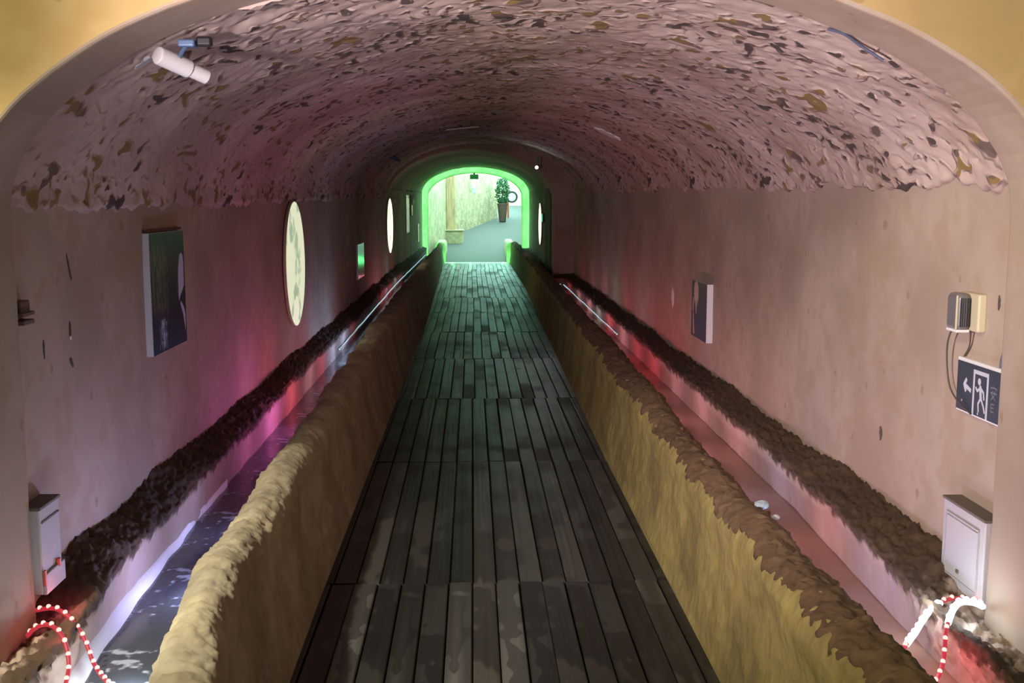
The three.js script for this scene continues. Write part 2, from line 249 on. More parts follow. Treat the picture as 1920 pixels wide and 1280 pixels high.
// ---------------------------------------------------------------- boardwalk
const floor = struct('floor', box(2.2, 0.1, 27.4, 0.1, -0.11, -14.0), M.subfloor, 'dark boardwalk of lengthwise planks');
{ const tones = [0.17, 0.23, 0.30, 0.39, 0.62].map((k, i) => std({ map: woodMap, color: rgb(k * (i === 3 ? 0.92 : 0.86), k * 0.9, k * 0.90), bumpMap: woodBump, bumpScale: 0.003, roughness: 1, roughnessMap: woodRough }));
  const W = 0.0935;
  const variants = []; for (let i = 0; i < 8; i++) variants.push((len) => {
    const p = [[-W / 2, -0.045], [W / 2, -0.045], [W / 2, -0.005], [W / 2 - 0.004, 0], [-W / 2 + 0.004, 0], [-W / 2, -0.005]], du = rnd(), dv = rnd() * 3;
    const g = sweep([0, 0.004, len - 0.004, len], () => p, { closed: true, caps: true }).toNonIndexed(); g.computeVertexNormals();
    const P = g.attributes.position, U = g.attributes.uv; for (let k = 0; k < P.count; k++) U.setXY(k, P.getX(k) + du, -P.getZ(k) + dv); return g; });
  const rows = [1.9, 4.34, 6.44, 8.55, 10.76, 12.98, 15.3, 17.59, 19.95, 22.4, 24.9, 27.42];
  for (let r = 0; r < rows.length - 1; r++) {
    const len = rows[r + 1] - rows[r] - 0.012, geos = variants.map((f) => f(len)), shift = rr(-0.02, 0.02);
    for (let k = 0; k < 18; k++) {
      const x = -0.735 + k * 0.0985 + shift, o = mesh('plank', geos[Math.floor(rnd() * 8)], tones[Math.floor(Math.pow(rnd(), 1.5) * 4.99)], floor);
      o.position.set(x, rr(-0.003, 0.002), -rows[r] - rr(0, 0.012)); o.rotation.y = rr(-0.0012, 0.0012); o.rotation.z = rr(-0.02, 0.02);
    }
  }
}

// ---------------------------------------------------------------- parapets (clay banks each side of the boardwalk)
const PL = { base: table([[1.5, -0.6], [4, -0.622], [8.5, -0.615], [13, -0.598], [19, -0.65], [27.4, -0.725]]), ti: table([[1.6, -0.52], [2.36, -0.6], [2.8, -0.668], [3.3, -0.698], [4.3, -0.712], [12, -0.715], [20, -0.72], [27.4, -0.755]]), to: table([[1.6, -0.70], [2.3, -0.755], [2.63, -0.785], [3.2, -0.845], [4.45, -0.85], [7, -0.875], [10.5, -0.91], [17, -0.905], [26, -0.86], [27.4, -0.85]]) };
const PR = { base: table([[1.5, 0.822], [6.4, 0.824], [13, 0.886], [19.5, 0.965], [27.4, 0.95]]), ti: table([[1.6, 0.90], [3.6, 0.885], [8, 0.905], [13, 0.955], [20, 1.02], [27.4, 0.99]]), to: table([[1.6, 1.09], [2.3, 1.065], [3.05, 1.035], [3.6, 1.01], [5.9, 1.052], [8.7, 1.098], [18.8, 1.165], [27, 1.15]]) };
const topY = (d, s) => 0.53 + 0.02 * n3(d * 0.9, s * 5, 2) + 0.012 * n3(d * 2.7, s * 9, 1);
function parapetSection(P, s) {
  return (d) => { const y = topY(d, s), b = P.base(d), ti = P.ti(d), to = P.to(d), m = (ti + to) / 2;
    const q = [[b, -0.06], [b, 0.0], [lerp(b, ti, 0.75), y * 0.62], [ti - s * 0.012, y - 0.075], [ti + s * 0.008, y - 0.03], [ti + s * 0.035, y - 0.006], [m, y + 0.006], [to - s * 0.035, y - 0.006], [to - s * 0.008, y - 0.03], [to + s * 0.01, y - 0.08], [to + s * 0.02, 0.16], [to + s * 0.02, -0.06]];
    return along(q, 0.0115); };
}
const lumps = (x, y, d) => { const a = n3(x * 15, y * 13, d * 20), b = n3(x * 30 + 9, y * 26, d * 36), c = n3(x * 24 + 5, y * 20, d * 40 + 3); return 0.005 * a + 0.003 * b - 0.008 * smoothstep(c, 0.5, 0.85); };
function parapet(P, s, name, label, clay, clay2, soilLabel) {
  const top = (p, d) => smoothstep(p[1] + 0.03 * fbm(p[0] * 7, p[1] * 7, d * 7, 3), topY(d, s) - 0.075, topY(d, s) - 0.035);
  const outline = parapetSection(P, s);
  const cut = (d, t0, t1, n) => { const r = outline(d), L = [0]; for (let i = 1; i < r.length; i++) L.push(L[i - 1] + Math.hypot(r[i][0] - r[i - 1][0], r[i][1] - r[i - 1][1])); const out = []; let j = 0; for (let i = 0; i <= n; i++) { const t = lerp(t0, t1, i / n) * L[L.length - 1]; while (j < r.length - 2 && L[j + 1] < t) j++; const f = (t - L[j]) / (L[j + 1] - L[j] || 1); out.push([lerp(r[j][0], r[j + 1][0], f), lerp(r[j][1], r[j + 1][1], f)]); } return out; };
  const relief = (p, d) => p[1] < 0.02 ? 0 : 0.014 * fbm(p[0] * 2, p[1] * 3, d * 1.6, 3) + 0.006 * fbm(p[0] * 9, p[1] * 9, d * 7, 2) + lumps(p[0], p[1], d) * top(p, d);
  const g = sweep(steps(1.4, 27.4, 0.011, 0.0042), (d) => cut(d, 0, 1, 104), { closed: true, caps: true, flip: s < 0, disp: relief,
    color: (p, d) => mix3(clay, clay2, smoothstep(fbm(p[0] * 4, p[1] * 4, d * 3.2, 4), 0.02, 0.22)) });
  const o = struct(name, g, M.clay, label);
  if (!soilLabel) return o;
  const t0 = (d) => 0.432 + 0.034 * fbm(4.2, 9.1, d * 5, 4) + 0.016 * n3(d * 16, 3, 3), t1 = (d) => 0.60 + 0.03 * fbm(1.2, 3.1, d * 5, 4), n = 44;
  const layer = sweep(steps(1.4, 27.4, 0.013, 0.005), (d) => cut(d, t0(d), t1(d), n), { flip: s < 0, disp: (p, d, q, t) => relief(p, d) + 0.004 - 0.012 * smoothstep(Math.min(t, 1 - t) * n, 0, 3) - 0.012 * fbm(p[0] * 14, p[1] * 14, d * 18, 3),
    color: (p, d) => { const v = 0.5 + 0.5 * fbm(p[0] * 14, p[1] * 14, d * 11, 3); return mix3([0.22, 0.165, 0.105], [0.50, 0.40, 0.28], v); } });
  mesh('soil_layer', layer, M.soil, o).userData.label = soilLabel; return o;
}
parapet(PL, -1, 'parapet', 'low clay wall left of the boardwalk with a lumpy rounded top', [0.50, 0.43, 0.30], [0.58, 0.51, 0.37]);
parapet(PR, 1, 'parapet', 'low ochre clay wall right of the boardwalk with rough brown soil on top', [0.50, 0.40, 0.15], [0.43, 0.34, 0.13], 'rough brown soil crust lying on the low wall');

// ---------------------------------------------------------------- ledges along the walls: soil top, plastered face down to the water
const lipL = table([[1.4, -1.15], [2.97, -1.19], [3.6, -1.225], [8, -1.23], [17, -1.25], [27.4, -1.17]]);
const lipR = table([[1.4, 1.40], [3.4, 1.43], [4.7, 1.475], [8, 1.48], [16.9, 1.48], [17.3, 1.20], [20, 1.21], [27.4, 1.28]]);
function ledge(side, name, label) {
  const lip = side < 0 ? lipL : lipR, wall = (d) => side < 0 ? XL(d) - 0.03 : (d < 17.3 ? 1.69 : lerp(1.69, XR(17.6) + 0.03 + 0.014 * (d - 17.6), clamp((d - 17.3) / 0.3, 0, 1)));
  const yw = (d) => 0.30 + 0.14 * smoothstep(d, 3.15, 3.6) + (side > 0 ? -0.03 : 0.01) + 0.03 * n3(d * 0.8, side * 3, 0), yl = (d) => 0.35 + 0.03 * smoothstep(d, 3.0, 3.8) + 0.02 * n3(d * 1.1, side * 3, 5);
  const sec = (d) => { const w = wall(d), l = lip(d), a = yw(d), b = yl(d); const q = [[w, -0.06, 2], [w, a, 26], [l, b, 4], [l - side * 0.012, b - 0.015, 22], [l - side * 0.004, 0.1, 3], [l, -0.06, 3]]; return along(q, 0.01).slice(0, -1); };
  const topness = (p, d) => smoothstep(p[1] - Math.min(yw(d), yl(d)), -0.035, -0.005);
  const g = sweep(steps(1.4, 27.4, 0.013, 0.005), sec, { closed: true, caps: true, flip: side > 0,
    disp: (p, d) => { if (p[1] < 0.05) return 0; const t = topness(p, d), nearLip = smoothstep(Math.abs(p[0] - lip(d)), 0.06, 0.0); return 0.008 * fbm(p[0] * 3, p[1] * 3, d * 2.5, 3) + t * (0.016 * fbm(p[0] * 8, p[1] * 8, d * 6, 3) + 0.009 * n3(p[0] * 40, p[1] * 40, d * 30)) + nearLip * t * 0.02 * Math.max(0, n3(p[0] * 20, p[1] * 30, d * 26)); },
    color: (p, d) => { const k = smoothstep(p[1] + 0.035 * fbm(p[0] * 12, p[1] * 12, d * 10, 3), yl(d) - 0.035, yl(d) - 0.022); const v = 0.5 + 0.5 * fbm(p[0] * 16, p[1] * 16, d * 13, 3); return mix3([0.95, 0.92, 0.95], mix3([0.10, 0.075, 0.055], [0.27, 0.21, 0.15], v), k); } });
  return struct(name, g, M.soil, label);
}
ledge(-1, 'ledge', 'dark soil ledge with a plastered face along the left wall');
ledge(1, 'ledge', 'dark soil ledge with a plastered face along the right wall');
mesh('cement_strip', sweep(steps(1.6, 5.2, 0.05, 0), (d) => { const w = 0.035 * (1 - smoothstep(d, 3.2, 5.1)) + 0.006 + 0.008 * n3(d * 3, 1, 7), l = lipL(d) + 0.004; return [[l - 0.02, 0.1], [l - 0.02, 0.232], [l + 0.004, 0.230], [l + w, 0.212], [l + w + 0.004, 0.10]]; }, { closed: true, caps: true }), M.lime, scene.getObjectByName('ledge')).userData.label = 'pale cement strip at the waterline';
// water in the two channels
for (const s of [-1, 1]) {
  const P = s < 0 ? PL : PR, lip = s < 0 ? lipL : lipR;
  const g = sweep(steps(1.45, 27.45, 0.1, 0.02), (d) => { const a = P.to(d) + s * 0.0, b = lip(d) + s * 0.02, o = []; for (let i = 0; i <= 10; i++) o.push([lerp(a, b, i / 10), 0.20]); o.push([b, 0.05], [a, 0.05]); return o; }, { closed: true, caps: true, flip: s > 0 ? true : false });
  tag(mesh('channel_water', g, s < 0 ? M.water : M.mudWater), s < 0 ? 'murky foam-flecked water in the left channel behind the pale-topped wall' : 'reddish still water in the right channel behind the brown-topped wall', 'water').userData.kind = 'stuff';
}

// ---------------------------------------------------------------- LED strips in the channels
const diodeGeo = new THREE.SphereGeometry(0.007, 10, 8), glowCache = {};
const ledGlow = (c, k) => glowCache[c.join() + k] ??= glow(c, k);
// modules under the outer lip of each parapet, shining across the water to the ledge and up the wall
function channelStrip(side, list, label) {
  const P = side < 0 ? PL : PR, t = thing('led_strip', label, 'light strip');
  const pts = []; for (let d = 3.3; d <= 26.5; d += 0.8) pts.push(V(P.to(d) + side * 0.035, 0.30, d));
  mesh('tape', tube(pts, 0.006, 120, 6), M.tape, t);
  for (const [d, c, cd] of list) {
    const p = V(P.to(d) + side * 0.045, 0.30, d);
    for (const k of [-1, 0, 1]) { const o = mesh('diode', diodeGeo, ledGlow(c, 4), t); o.position.copy(p).add(new THREE.Vector3(0, 0, k * 0.03)); }
    pointLight(p.clone().add(new THREE.Vector3(side * 0.025, 0.01, 0)), c, cd, 0.6, t);
  }
  return t;
}
channelStrip(-1, [[3.7, LED_LILAC, 0.52], [4.4, LED_LILAC, 0.26], [4.9, LED_RED, 0.02], [5.7, LED_MAGENTA, 0.10], [6.4, LED_MAGENTA, 0.28], [7.1, LED_RED, 0.20], [7.9, LED_PINK, 0.12], [8.6, LED_RED, 0.12], [9.3, LED_BLUE, 0.34], [10.1, LED_BLUE, 0.32], [10.9, LED_RED, 0.04], [14.6, LED_RED, 0.09], [15.4, LED_PINK, 0.10], [16.2, LED_RED, 0.09], [17.2, LED_WHITE, 0.09], [18.2, LED_RED, 0.06]], 'colour-changing light strip under the left low wall, red, magenta and blue');
channelStrip(1, [[3.5, LED_LILAC, 0.34], [4.2, LED_PINK, 0.24], [4.9, LED_LILAC, 0.22], [5.8, LED_PINK, 0.22], [6.7, LED_PINK, 0.2], [7.6, LED_PINK, 0.18], [8.5, LED_RED, 0.17], [9.4, LED_RED, 0.17], [10.3, LED_PINK, 0.16], [11.3, LED_RED, 0.2], [12.3, LED_WHITE, 0.12], [13.3, LED_PINK, 0.15], [14.6, LED_PINK, 0.12], [16.1, LED_RED, 0.07], [18.5, LED_PINK, 0.05]], 'colour-changing light strip under the right low wall, mostly red and pink');
// thin cool dotted strip along the waterline of each ledge
for (const side of [-1, 1]) {
  const lip = side < 0 ? lipL : lipR, t = thing('fairy_light', side < 0 ? 'thin line of cool white dots at the waterline of the left ledge' : 'thin line of cool white dots at the waterline of the right ledge', 'light strip');
  const pts = [], dots = []; for (let d = side < 0 ? 9.6 : 10.6; d < (side < 0 ? 26.5 : 24); d += 0.11) { const p = V(lip(d) - side * 0.03, 0.262 + 0.004 * n3(d, 0, 1), d); if (dots.length % 7 === 0) pts.push(p); const g = new THREE.SphereGeometry(0.008, 6, 5); g.translate(p.x, p.y + 0.004, p.z); dots.push(g); }
  mesh('cord', tube(pts, 0.005, 160, 5), M.tape, t);
  mesh('diodes', merged(dots), glow([0.55, 0.88, 1.0], 0.9), t).userData.kind = 'stuff';
}
// near strips that come from the wall boxes and hang over the ledges
function looseStrip(name, label, pts, kinds, group) {
  const t = thing(name, label, 'light strip', null, group), curve = new THREE.CatmullRomCurve3(pts), n = kinds.length;
  for (let i = 0, j; i < n; i = j) { for (j = i; j < n && kinds[j] === kinds[i]; j++); const w = kinds[i] === 'w', q = []; for (let k = 0; k <= 12; k++) q.push(curve.getPointAt(lerp(i, j, k / 12) / n)); mesh(w ? 'white_sleeve' : 'red_sleeve', tube(q, w ? 0.010 : 0.0065, 30, 8), w ? ledGlow(LED_WHITE, 2.4) : ledGlow([1, 0.05, 0.08], 0.55), t); }
  kinds.split('').forEach((k, i) => { const p = curve.getPointAt((i + 0.5) / n), c = k === 'r' ? LED_RED : LED_WHITE; const o = mesh('diode', diodeGeo, k === 'r' ? ledGlow([1, 0.30, 0.26], 3.0) : ledGlow(LED_WHITE, 5), t); o.position.copy(p).add(new THREE.Vector3(0, 0.006, 0)); if (k === 'w') o.scale.setScalar(1.5); });
  return { t, curve };
}
{ const a = looseStrip('led_strip', 'thin red light strip hanging over the left ledge, upper of two', [V(-1.345, 0.352, 3.19), V(-1.28, 0.365, 3.17), V(-1.235, 0.35, 3.15), V(-1.17, 0.30, 3.10), V(-1.12, 0.24, 3.04), V(-1.0, 0.225, 2.88)], 'rrrrrrrrrrrrrrww');
  const b = looseStrip('led_strip', 'bright red light strip hanging over the left ledge, lower of two', [V(-1.318, 0.325, 3.06), V(-1.28, 0.362, 3.03), V(-1.22, 0.385, 2.99), V(-1.165, 0.36, 2.94), V(-1.14, 0.30, 2.90), V(-1.10, 0.225, 2.6)], 'rrrrrrrrrrrrwww');
  pointLight(V(-1.235, 0.385, 3.19), LED_RED, 0.02, 0.5, a.t); pointLight(V(-1.20, 0.365, 3.0), LED_RED, 0.01, 0.5, b.t);
  pointLight(V(-1.06, 0.25, 2.62), LED_WHITE, 0.17, 1, b.t); pointLight(V(-1.0, 0.245, 2.94), LED_WHITE, 0.18, 1, a.t); }
{ const a = looseStrip('led_strip', 'white and red light strip hanging from the right wall box, upper of two', [V(1.61, 0.335, 3.2), V(1.52, 0.345, 3.2), V(1.42, 0.335, 3.13), V(1.33, 0.305, 3.03), V(1.25, 0.303, 2.92), V(1.18, 0.27, 2.84)], 'rrrrwwwwwwwwrrrr');
  const b = looseStrip('led_strip', 'white and red light strip hanging from the right wall box, lower of two', [V(1.585, 0.345, 3.13), V(1.53, 0.375, 3.09), V(1.46, 0.39, 3.04), V(1.395, 0.355, 2.96), V(1.33, 0.285, 2.84), V(1.22, 0.25, 2.7)], 'wwwwwwrrrrrrrr');
  pointLight(V(1.49, 0.36, 3.03), LED_WHITE, 0.035, 1, b.t); pointLight(V(1.40, 0.39, 3.14), LED_WHITE, 0.17, 2, a.t);
  pointLight(V(1.31, 0.35, 2.83), LED_RED, 0.06, 1, b.t); pointLight(V(1.25, 0.36, 2.93), LED_RED, 0.06, 1, a.t); }

// ---------------------------------------------------------------- pictures on the walls
function facing(t, side) { const d = -t.position.z, X = side < 0 ? XL : XR, a = Math.atan((X(d + 0.3) - X(d - 0.25)) / 0.55); t.rotation.y = side < 0 ? Math.PI / 2 - a : -Math.PI / 2 - a; }     // local +z looks into the tunnel
function picture(name, label, side, d0, d1, y0, y1, thick, print, rough, group) {
  const d = (d0 + d1) / 2, t = thing(name, label, 'picture', new THREE.Vector3(side < 0 ? XL(d) - 0.002 : XR(d) + 0.002, (y0 + y1) / 2, -d), group); facing(t, side);
  const w = d1 - d0, h = y1 - y0;
  mesh('board', box(w, h, thick, 0, 0, thick / 2), M.whitePaint, t);
  mesh('print', new THREE.PlaneGeometry(w - 0.002, h - 0.002).translate(0, 0, thick + 0.0015), std({ map: print, roughness: rough }), t);
  return t;
}
const forest = canvasTex(512, 460, (c, w, h) => {   // on the left wall local x runs towards the viewer's left to right with depth
  const g = c.createLinearGradient(0, 0, 0, h); g.addColorStop(0, '#4f7a5c'); g.addColorStop(0.45, '#27402f'); g.addColorStop(0.7, '#2a3032'); g.addColorStop(1, '#2c3a50'); c.fillStyle = g; c.fillRect(0, 0, w, h);
  for (let i = 0; i < 420; i++) { const x = rr(10, 230) + rr(-20, 20), y = rr(30, 280), l = rr(20, 80); c.strokeStyle = `rgba(${170 + rr(-30, 40)},${165 + rr(-30, 30)},${115 + rr(-20, 20)},${rr(0.2, 0.6)})`; c.lineWidth = rr(1, 3); c.beginPath(); c.moveTo(x, y); c.lineTo(x + rr(-10, 14), y + l); c.stroke(); }
  for (let i = 0; i < 160; i++) { const x = rr(270, 420), y = rr(40, 170); c.strokeStyle = `rgba(${120 + rr(-30, 30)},${105},${70},${rr(0.1, 0.35)})`; c.lineWidth = rr(1, 4); c.beginPath(); c.moveTo(x, y); c.lineTo(x + rr(-20, 10), y + rr(20, 70)); c.stroke(); }
  for (let i = 0; i < 260; i++) { const x = 150 + rr(-70, 70) * rnd(), y = rr(330, 440); c.strokeStyle = `rgba(205,220,245,${rr(0.3, 0.85)})`; c.lineWidth = rr(1, 4); c.beginPath(); c.moveTo(x, y); c.lineTo(x + rr(-8, 8), y + rr(4, 26)); c.stroke(); }
  c.fillStyle = '#c3cde2'; c.beginPath(); c.moveTo(440, 95); c.quadraticCurveTo(490, 80, 495, 130); c.lineTo(492, 225); c.quadraticCurveTo(460, 250, 430, 260); c.lineTo(408, 285); c.quadraticCurveTo(395, 270, 402, 225); c.quadraticCurveTo(395, 150, 440, 95); c.fill();
  c.beginPath(); c.moveTo(425, 285); c.quadraticCurveTo(490, 310, 498, 350); c.lineTo(496, 420); c.quadraticCurveTo(470, 350, 425, 300); c.fill();
  c.strokeStyle = '#6b5548'; c.lineWidth = 6; c.beginPath(); c.moveTo(385, 110); c.quadraticCurveTo(360, 200, 390, 250); c.stroke();
  c.strokeStyle = '#a5522e'; c.lineWidth = 4; c.beginPath(); c.moveTo(455, 330); c.lineTo(490, 410); c.stroke(); });
{ const t = picture('wall_picture', 'board picture of a dark stream and pale reflection on the left wall', -1, 4.50, 5.03, 0.945, 1.462, 0.03, forest, 1);
  mesh('hanging_rail', box(0.54, 0.010, 0.02, 0, 0.268, 0.012), M.brick, t); }
const plume = canvasTex(256, 460, (c, w, h) => {   // right wall: local x runs towards the viewer
  const g = c.createLinearGradient(0, 0, 0, h); g.addColorStop(0, '#5d6658'); g.addColorStop(0.3, '#505a5a'); g.addColorStop(1, '#444b5a'); c.fillStyle = g; c.fillRect(0, 0, w, h);
  c.fillStyle = '#b9ad93'; c.beginPath(); c.ellipse(78, 85, 40, 88, 0, 0, 7); c.fill();
  for (let i = 0; i < 120; i++) { const x = rr(42, 115); c.strokeStyle = `rgba(${200},${190},${165},${rr(0.2, 0.6)})`; c.lineWidth = rr(1, 3); c.beginPath(); c.moveTo(x, rr(20, 130)); c.lineTo(x + rr(-8, 12), rr(130, 200)); c.stroke(); }
  c.fillStyle = '#b9ad93'; c.beginPath(); c.moveTo(60, 150); c.lineTo(95, 150); c.lineTo(84, 265); c.lineTo(74, 265); c.fill();
  c.fillStyle = '#a4948c'; c.beginPath(); c.moveTo(20, 140); c.lineTo(48, 140); c.lineTo(36, 260); c.lineTo(62, 440); c.lineTo(30, 440); c.lineTo(12, 250); c.fill();
  c.fillStyle = '#363c4c'; c.fillRect(0, 250, 22, 210); });
picture('wall_picture', 'narrow grey board picture of a pale plume on the right wall', 1, 7.28, 7.78, 0.615, 1.022, 0.045, plume, 1);
const dark = canvasTex(64, 64, (c, w, h) => { c.fillStyle = '#2c3a2f'; c.fillRect(0, 0, w, h); for (let i = 0; i < 40; i++) { c.fillStyle = `rgba(60,80,60,${rr(0.1, 0.4)})`; c.fillRect(rr(0, 60), rr(0, 60), rr(4, 20), rr(4, 20)); } });
picture('wall_picture', 'glossy dark board picture shining green between the two left round lamps', -1, 12.72, 13.45, 0.66, 1.075, 0.02, dark, 0.16);
picture('wall_picture', 'tall glossy board picture on the left wall beyond the second round lamp', -1, 21.6, 22.4, 0.94, 1.70, 0.02, dark, 0.14);
picture('wall_picture', 'smallest glossy board picture, last on the left before the green arch', -1, 25.2, 25.7, 0.62, 1.05, 0.02, dark, 0.14);

// ---------------------------------------------------------------- round moon lamps on the walls
const moon = canvasTex(512, 512, (c, w, h) => { c.fillStyle = '#eef0cd'; c.fillRect(0, 0, w, h); const im = c.getImageData(0, 0, w, h);
  for (let y = 0; y < h; y++) for (let x = 0; x < w; x++) { const a = nA(x / w, y / h), b = nC(x / w + 0.3, y / h), k = smoothstep(a * 0.65 + b * 0.35 + 0.12 * Math.cos((x / w - 0.42) * 5) * Math.cos((y / h - 0.52) * 4.2), 0.56, 0.66); const m = mix3([238, 240, 205], [158, 178, 150], k * 0.85), o = (y * w + x) * 4; im.data[o] = m[0]; im.data[o + 1] = m[1]; im.data[o + 2] = m[2]; }
  c.putImageData(im, 0, 0); c.fillStyle = '#f4f0d2'; c.beginPath(); c.ellipse(250, 440, 62, 52, 0, 0, 7); c.fill(); });
function moonLamp(label, side, d, y, rw, rh, k) {
  const t = thing('moon_lamp', label, 'wall lamp', new THREE.Vector3(side < 0 ? XL(d) : XR(d), y, -d)); facing(t, side);
  mesh('housing', new THREE.CylinderGeometry(1, 1, 0.02, 64).rotateX(Math.PI / 2).scale(rw + 0.006, rh + 0.006, 1).translate(0, 0, 0.016), M.cream, t);
  mesh('lit_disc', new THREE.CircleGeometry(1, 72).scale(rw, rh, 1).translate(0, 0, 0.0275), new THREE.MeshStandardMaterial({ color: 0x222222, emissive: 0xffffff, emissiveMap: moon, emissiveIntensity: k, roughness: 0.5 }), t);
  const l = new THREE.RectAreaLight(rgb(0.95, 1, 0.75), 0.12, rw * 1.5, rh * 1.5); l.position.set(0, 0, 0.04); l.rotation.y = Math.PI; t.add(l); return t;
}
moonLamp('round moon lamp with grey mottling, largest, on the left wall', -1, 8.21, 1.117, 0.43, 0.47, 0.85);
moonLamp('round moon lamp further down the left wall, by the arched rib', -1, 17.72, 1.18, 0.55, 0.445, 1.6);
moonLamp('round moon lamp on the right wall near the green arch', 1, 21.3, 1.13, 0.55, 0.41, 1.8);

// ---------------------------------------------------------------- entrance fittings: boxes, exit sign, emergency light
function wallBox(label, side, d0, d1, y0, y1, depth, panelStyle) {
  const d = (d0 + d1) / 2, w = d1 - d0, h = y1 - y0, t = thing('junction_box', label, 'electrical box', new THREE.Vector3(side < 0 ? XL(d) : XR(d), (y0 + y1) / 2, -d)); facing(t, side);
  mesh('case', box(w, h, depth + 0.01, 0, 0, (depth - 0.01) / 2, 0.006), M.whiteDull, t);
  mesh('shade_top', box(w + 0.006, 0.008, depth + 0.012, 0, h / 2 + 0.003, (depth - 0.004) / 2), M.shadeAndTrim, t);  // dark plate: the shade on the box top is put into its colour
  if (panelStyle) {
    mesh('door', box(w * 0.74, h * 0.7, 0.006, 0, -0.005, depth + 0.002, 0.002), M.whiteDull, t);
    mesh('frame', merged([box(w * 0.78, 0.008, 0.008, 0, h * 0.36, depth + 0.002), box(w * 0.78, 0.006, 0.008, 0, -h * 0.38, depth + 0.002), box(0.005, h * 0.74, 0.008, w * 0.39, -0.005, depth + 0.002), box(0.005, h * 0.74, 0.008, -w * 0.39, -0.005, depth + 0.002)]), M.whiteDull, t);
    mesh('latch', box(0.016, 0.012, 0.008, -0.01, -h * 0.27, depth + 0.006, 0.002), M.shadeAndTrim, t);
  } else {
    mesh('lid', box(w * 0.98, h * 0.24, 0.012, 0, -h * 0.38, depth + 0.004, 0.003), M.whiteDull, t);
    mesh('seam', box(w * 0.85, 0.006, 0.004, 0, h * 0.34, depth + 0.001), M.shadeAndTrim, t);
    mesh('latch', box(0.014, 0.026, 0.012, 0.03, -h * 0.24, depth + 0.008, 0.003), M.redPaint, t);
    mesh('clip', box(0.012, 0.05, 0.008, -0.075, -h * 0.30, depth + 0.006, 0.002), M.redPaint, t);
  }
  return t;
}
wallBox('white electrical box with framed door on the right wall by the entrance', 1, 3.175, 3.47, 0.322, 0.60, 0.06, true);
wallBox('white electrical box with a red latch low on the left wall', -1, 3.175, 3.33, 0.405, 0.672, 0.06, false);
{ const t = thing('exit_sign', 'dark running-man exit sign with a left arrow, right wall', 'sign', new THREE.Vector3(1.66, 0.988, -3.341)); facing(t, 1);
  mesh('case', box(0.328, 0.182, 0.024, 0, 0, 0.010, 0.004), M.whitePaint, t);
  const art = canvasTex(620, 300, (c, w, h) => { c.fillStyle = '#39424e'; c.fillRect(0, 0, w, h);
    for (let i = 0; i < 70; i++) { c.fillStyle = `rgba(${rnd() < 0.5 ? '30,36,44' : '90,100,112'},${rr(0.1, 0.4)})`; c.beginPath(); c.ellipse(rr(0, w), rr(0, h), rr(2, 16), rr(2, 9), rr(0, 3), 0, 7); c.fill(); }
    c.translate(-15, 0); c.strokeStyle = c.fillStyle = '#c9ced6'; c.lineWidth = 24; c.strokeRect(250, 40, 180, 400);                  // door frame
    c.lineCap = c.lineJoin = 'round'; c.beginPath(); c.arc(322, 92, 21, 0, 7); c.fill(); c.lineWidth = 30;        // runner
    c.beginPath(); c.moveTo(338, 125); c.lineTo(350, 190); c.stroke(); c.lineWidth = 17;
    c.beginPath(); c.moveTo(338, 128); c.lineTo(300, 150); c.lineTo(280, 135); c.stroke(); c.beginPath(); c.moveTo(345, 128); c.lineTo(382, 150); c.lineTo(390, 185); c.stroke();
    c.beginPath(); c.moveTo(345, 190); c.lineTo(318, 225); c.lineTo(326, 268); c.stroke(); c.beginPath(); c.moveTo(354, 190); c.lineTo(388, 230); c.lineTo(405, 262); c.stroke();
    c.lineWidth = 26; c.lineCap = 'butt'; c.beginPath(); c.moveTo(215, 165); c.lineTo(130, 140); c.stroke(); c.beginPath(); c.moveTo(150, 100); c.lineTo(118, 138); c.lineTo(146, 178); c.stroke();   // arrow
    c.strokeStyle = '#7d8892'; c.lineWidth = 6; const L = (...q) => { c.beginPath(); c.moveTo(q[0], q[1]); for (let i = 2; i < q.length; i += 2) c.lineTo(q[i], q[i + 1]); c.stroke(); };   // faint, half hidden lettering beside the door
    L(475, 112, 475, 100, 545, 100, 545, 112); L(510, 88, 510, 100); L(500, 115, 485, 140, 535, 168); L(525, 115, 515, 145, 480, 170); L(470, 130, 550, 130);
    L(525, 195, 485, 195, 485, 240, 525, 240); L(485, 217, 518, 217);
    c.fillStyle = '#c9ced6'; c.beginPath(); c.arc(95, 240, 7, 0, 7); c.fill(); c.beginPath(); c.arc(318, 285, 8, 0, 7); c.fill(); });
  mesh('face', new THREE.PlaneGeometry(0.318, 0.164).translate(0, -0.002, 0.0235), std({ map: art, roughness: 0.45 }), t); }
{ const t = thing('emergency_light', 'grey ribbed emergency light on a cream back plate, above the exit sign', 'lamp', new THREE.Vector3(1.66, 1.235, -3.46)); facing(t, 1);
  mesh('back_plate', box(0.14, 0.125, 0.03, 0.02, 0, 0.012, 0.008), M.cream, t);
  mesh('head', box(0.09, 0.125, 0.05, 0.0, 0, 0.05, 0.02), M.greyPlastic, t);
  for (let k = 0; k < 5; k++) mesh('rib', box(0.004, 0.095, 0.003, 0.0452, 0, 0.036 + k * 0.007, 0.001), M.black, t);
  mesh('rib', box(0.006, 0.112, 0.006, 0.035, 0, 0.0725, 0.002), M.cream, t);
  mesh('rim', box(0.08, 0.01, 0.045, 0.0, -0.062, 0.05, 0.004), M.whitePaint, t); }
tag(mesh('cable', tube([V(1.61, 1.175, 3.5), V(1.615, 1.12, 3.54), V(1.625, 1.03, 3.555), V(1.628, 0.965, 3.53), V(1.63, 0.925, 3.46), V(1.632, 0.905, 3.38)], 0.0032, 40, 6), M.cable), 'thin dark cable looping from the emergency light across the exit sign', 'cable');
tag(mesh('cable', tube([V(1.635, 1.175, 3.42), V(1.648, 1.12, 3.45), V(1.652, 1.07, 3.50)], 0.003, 20, 6), M.cable), 'short thin cable down to the top corner of the exit sign', 'cable');
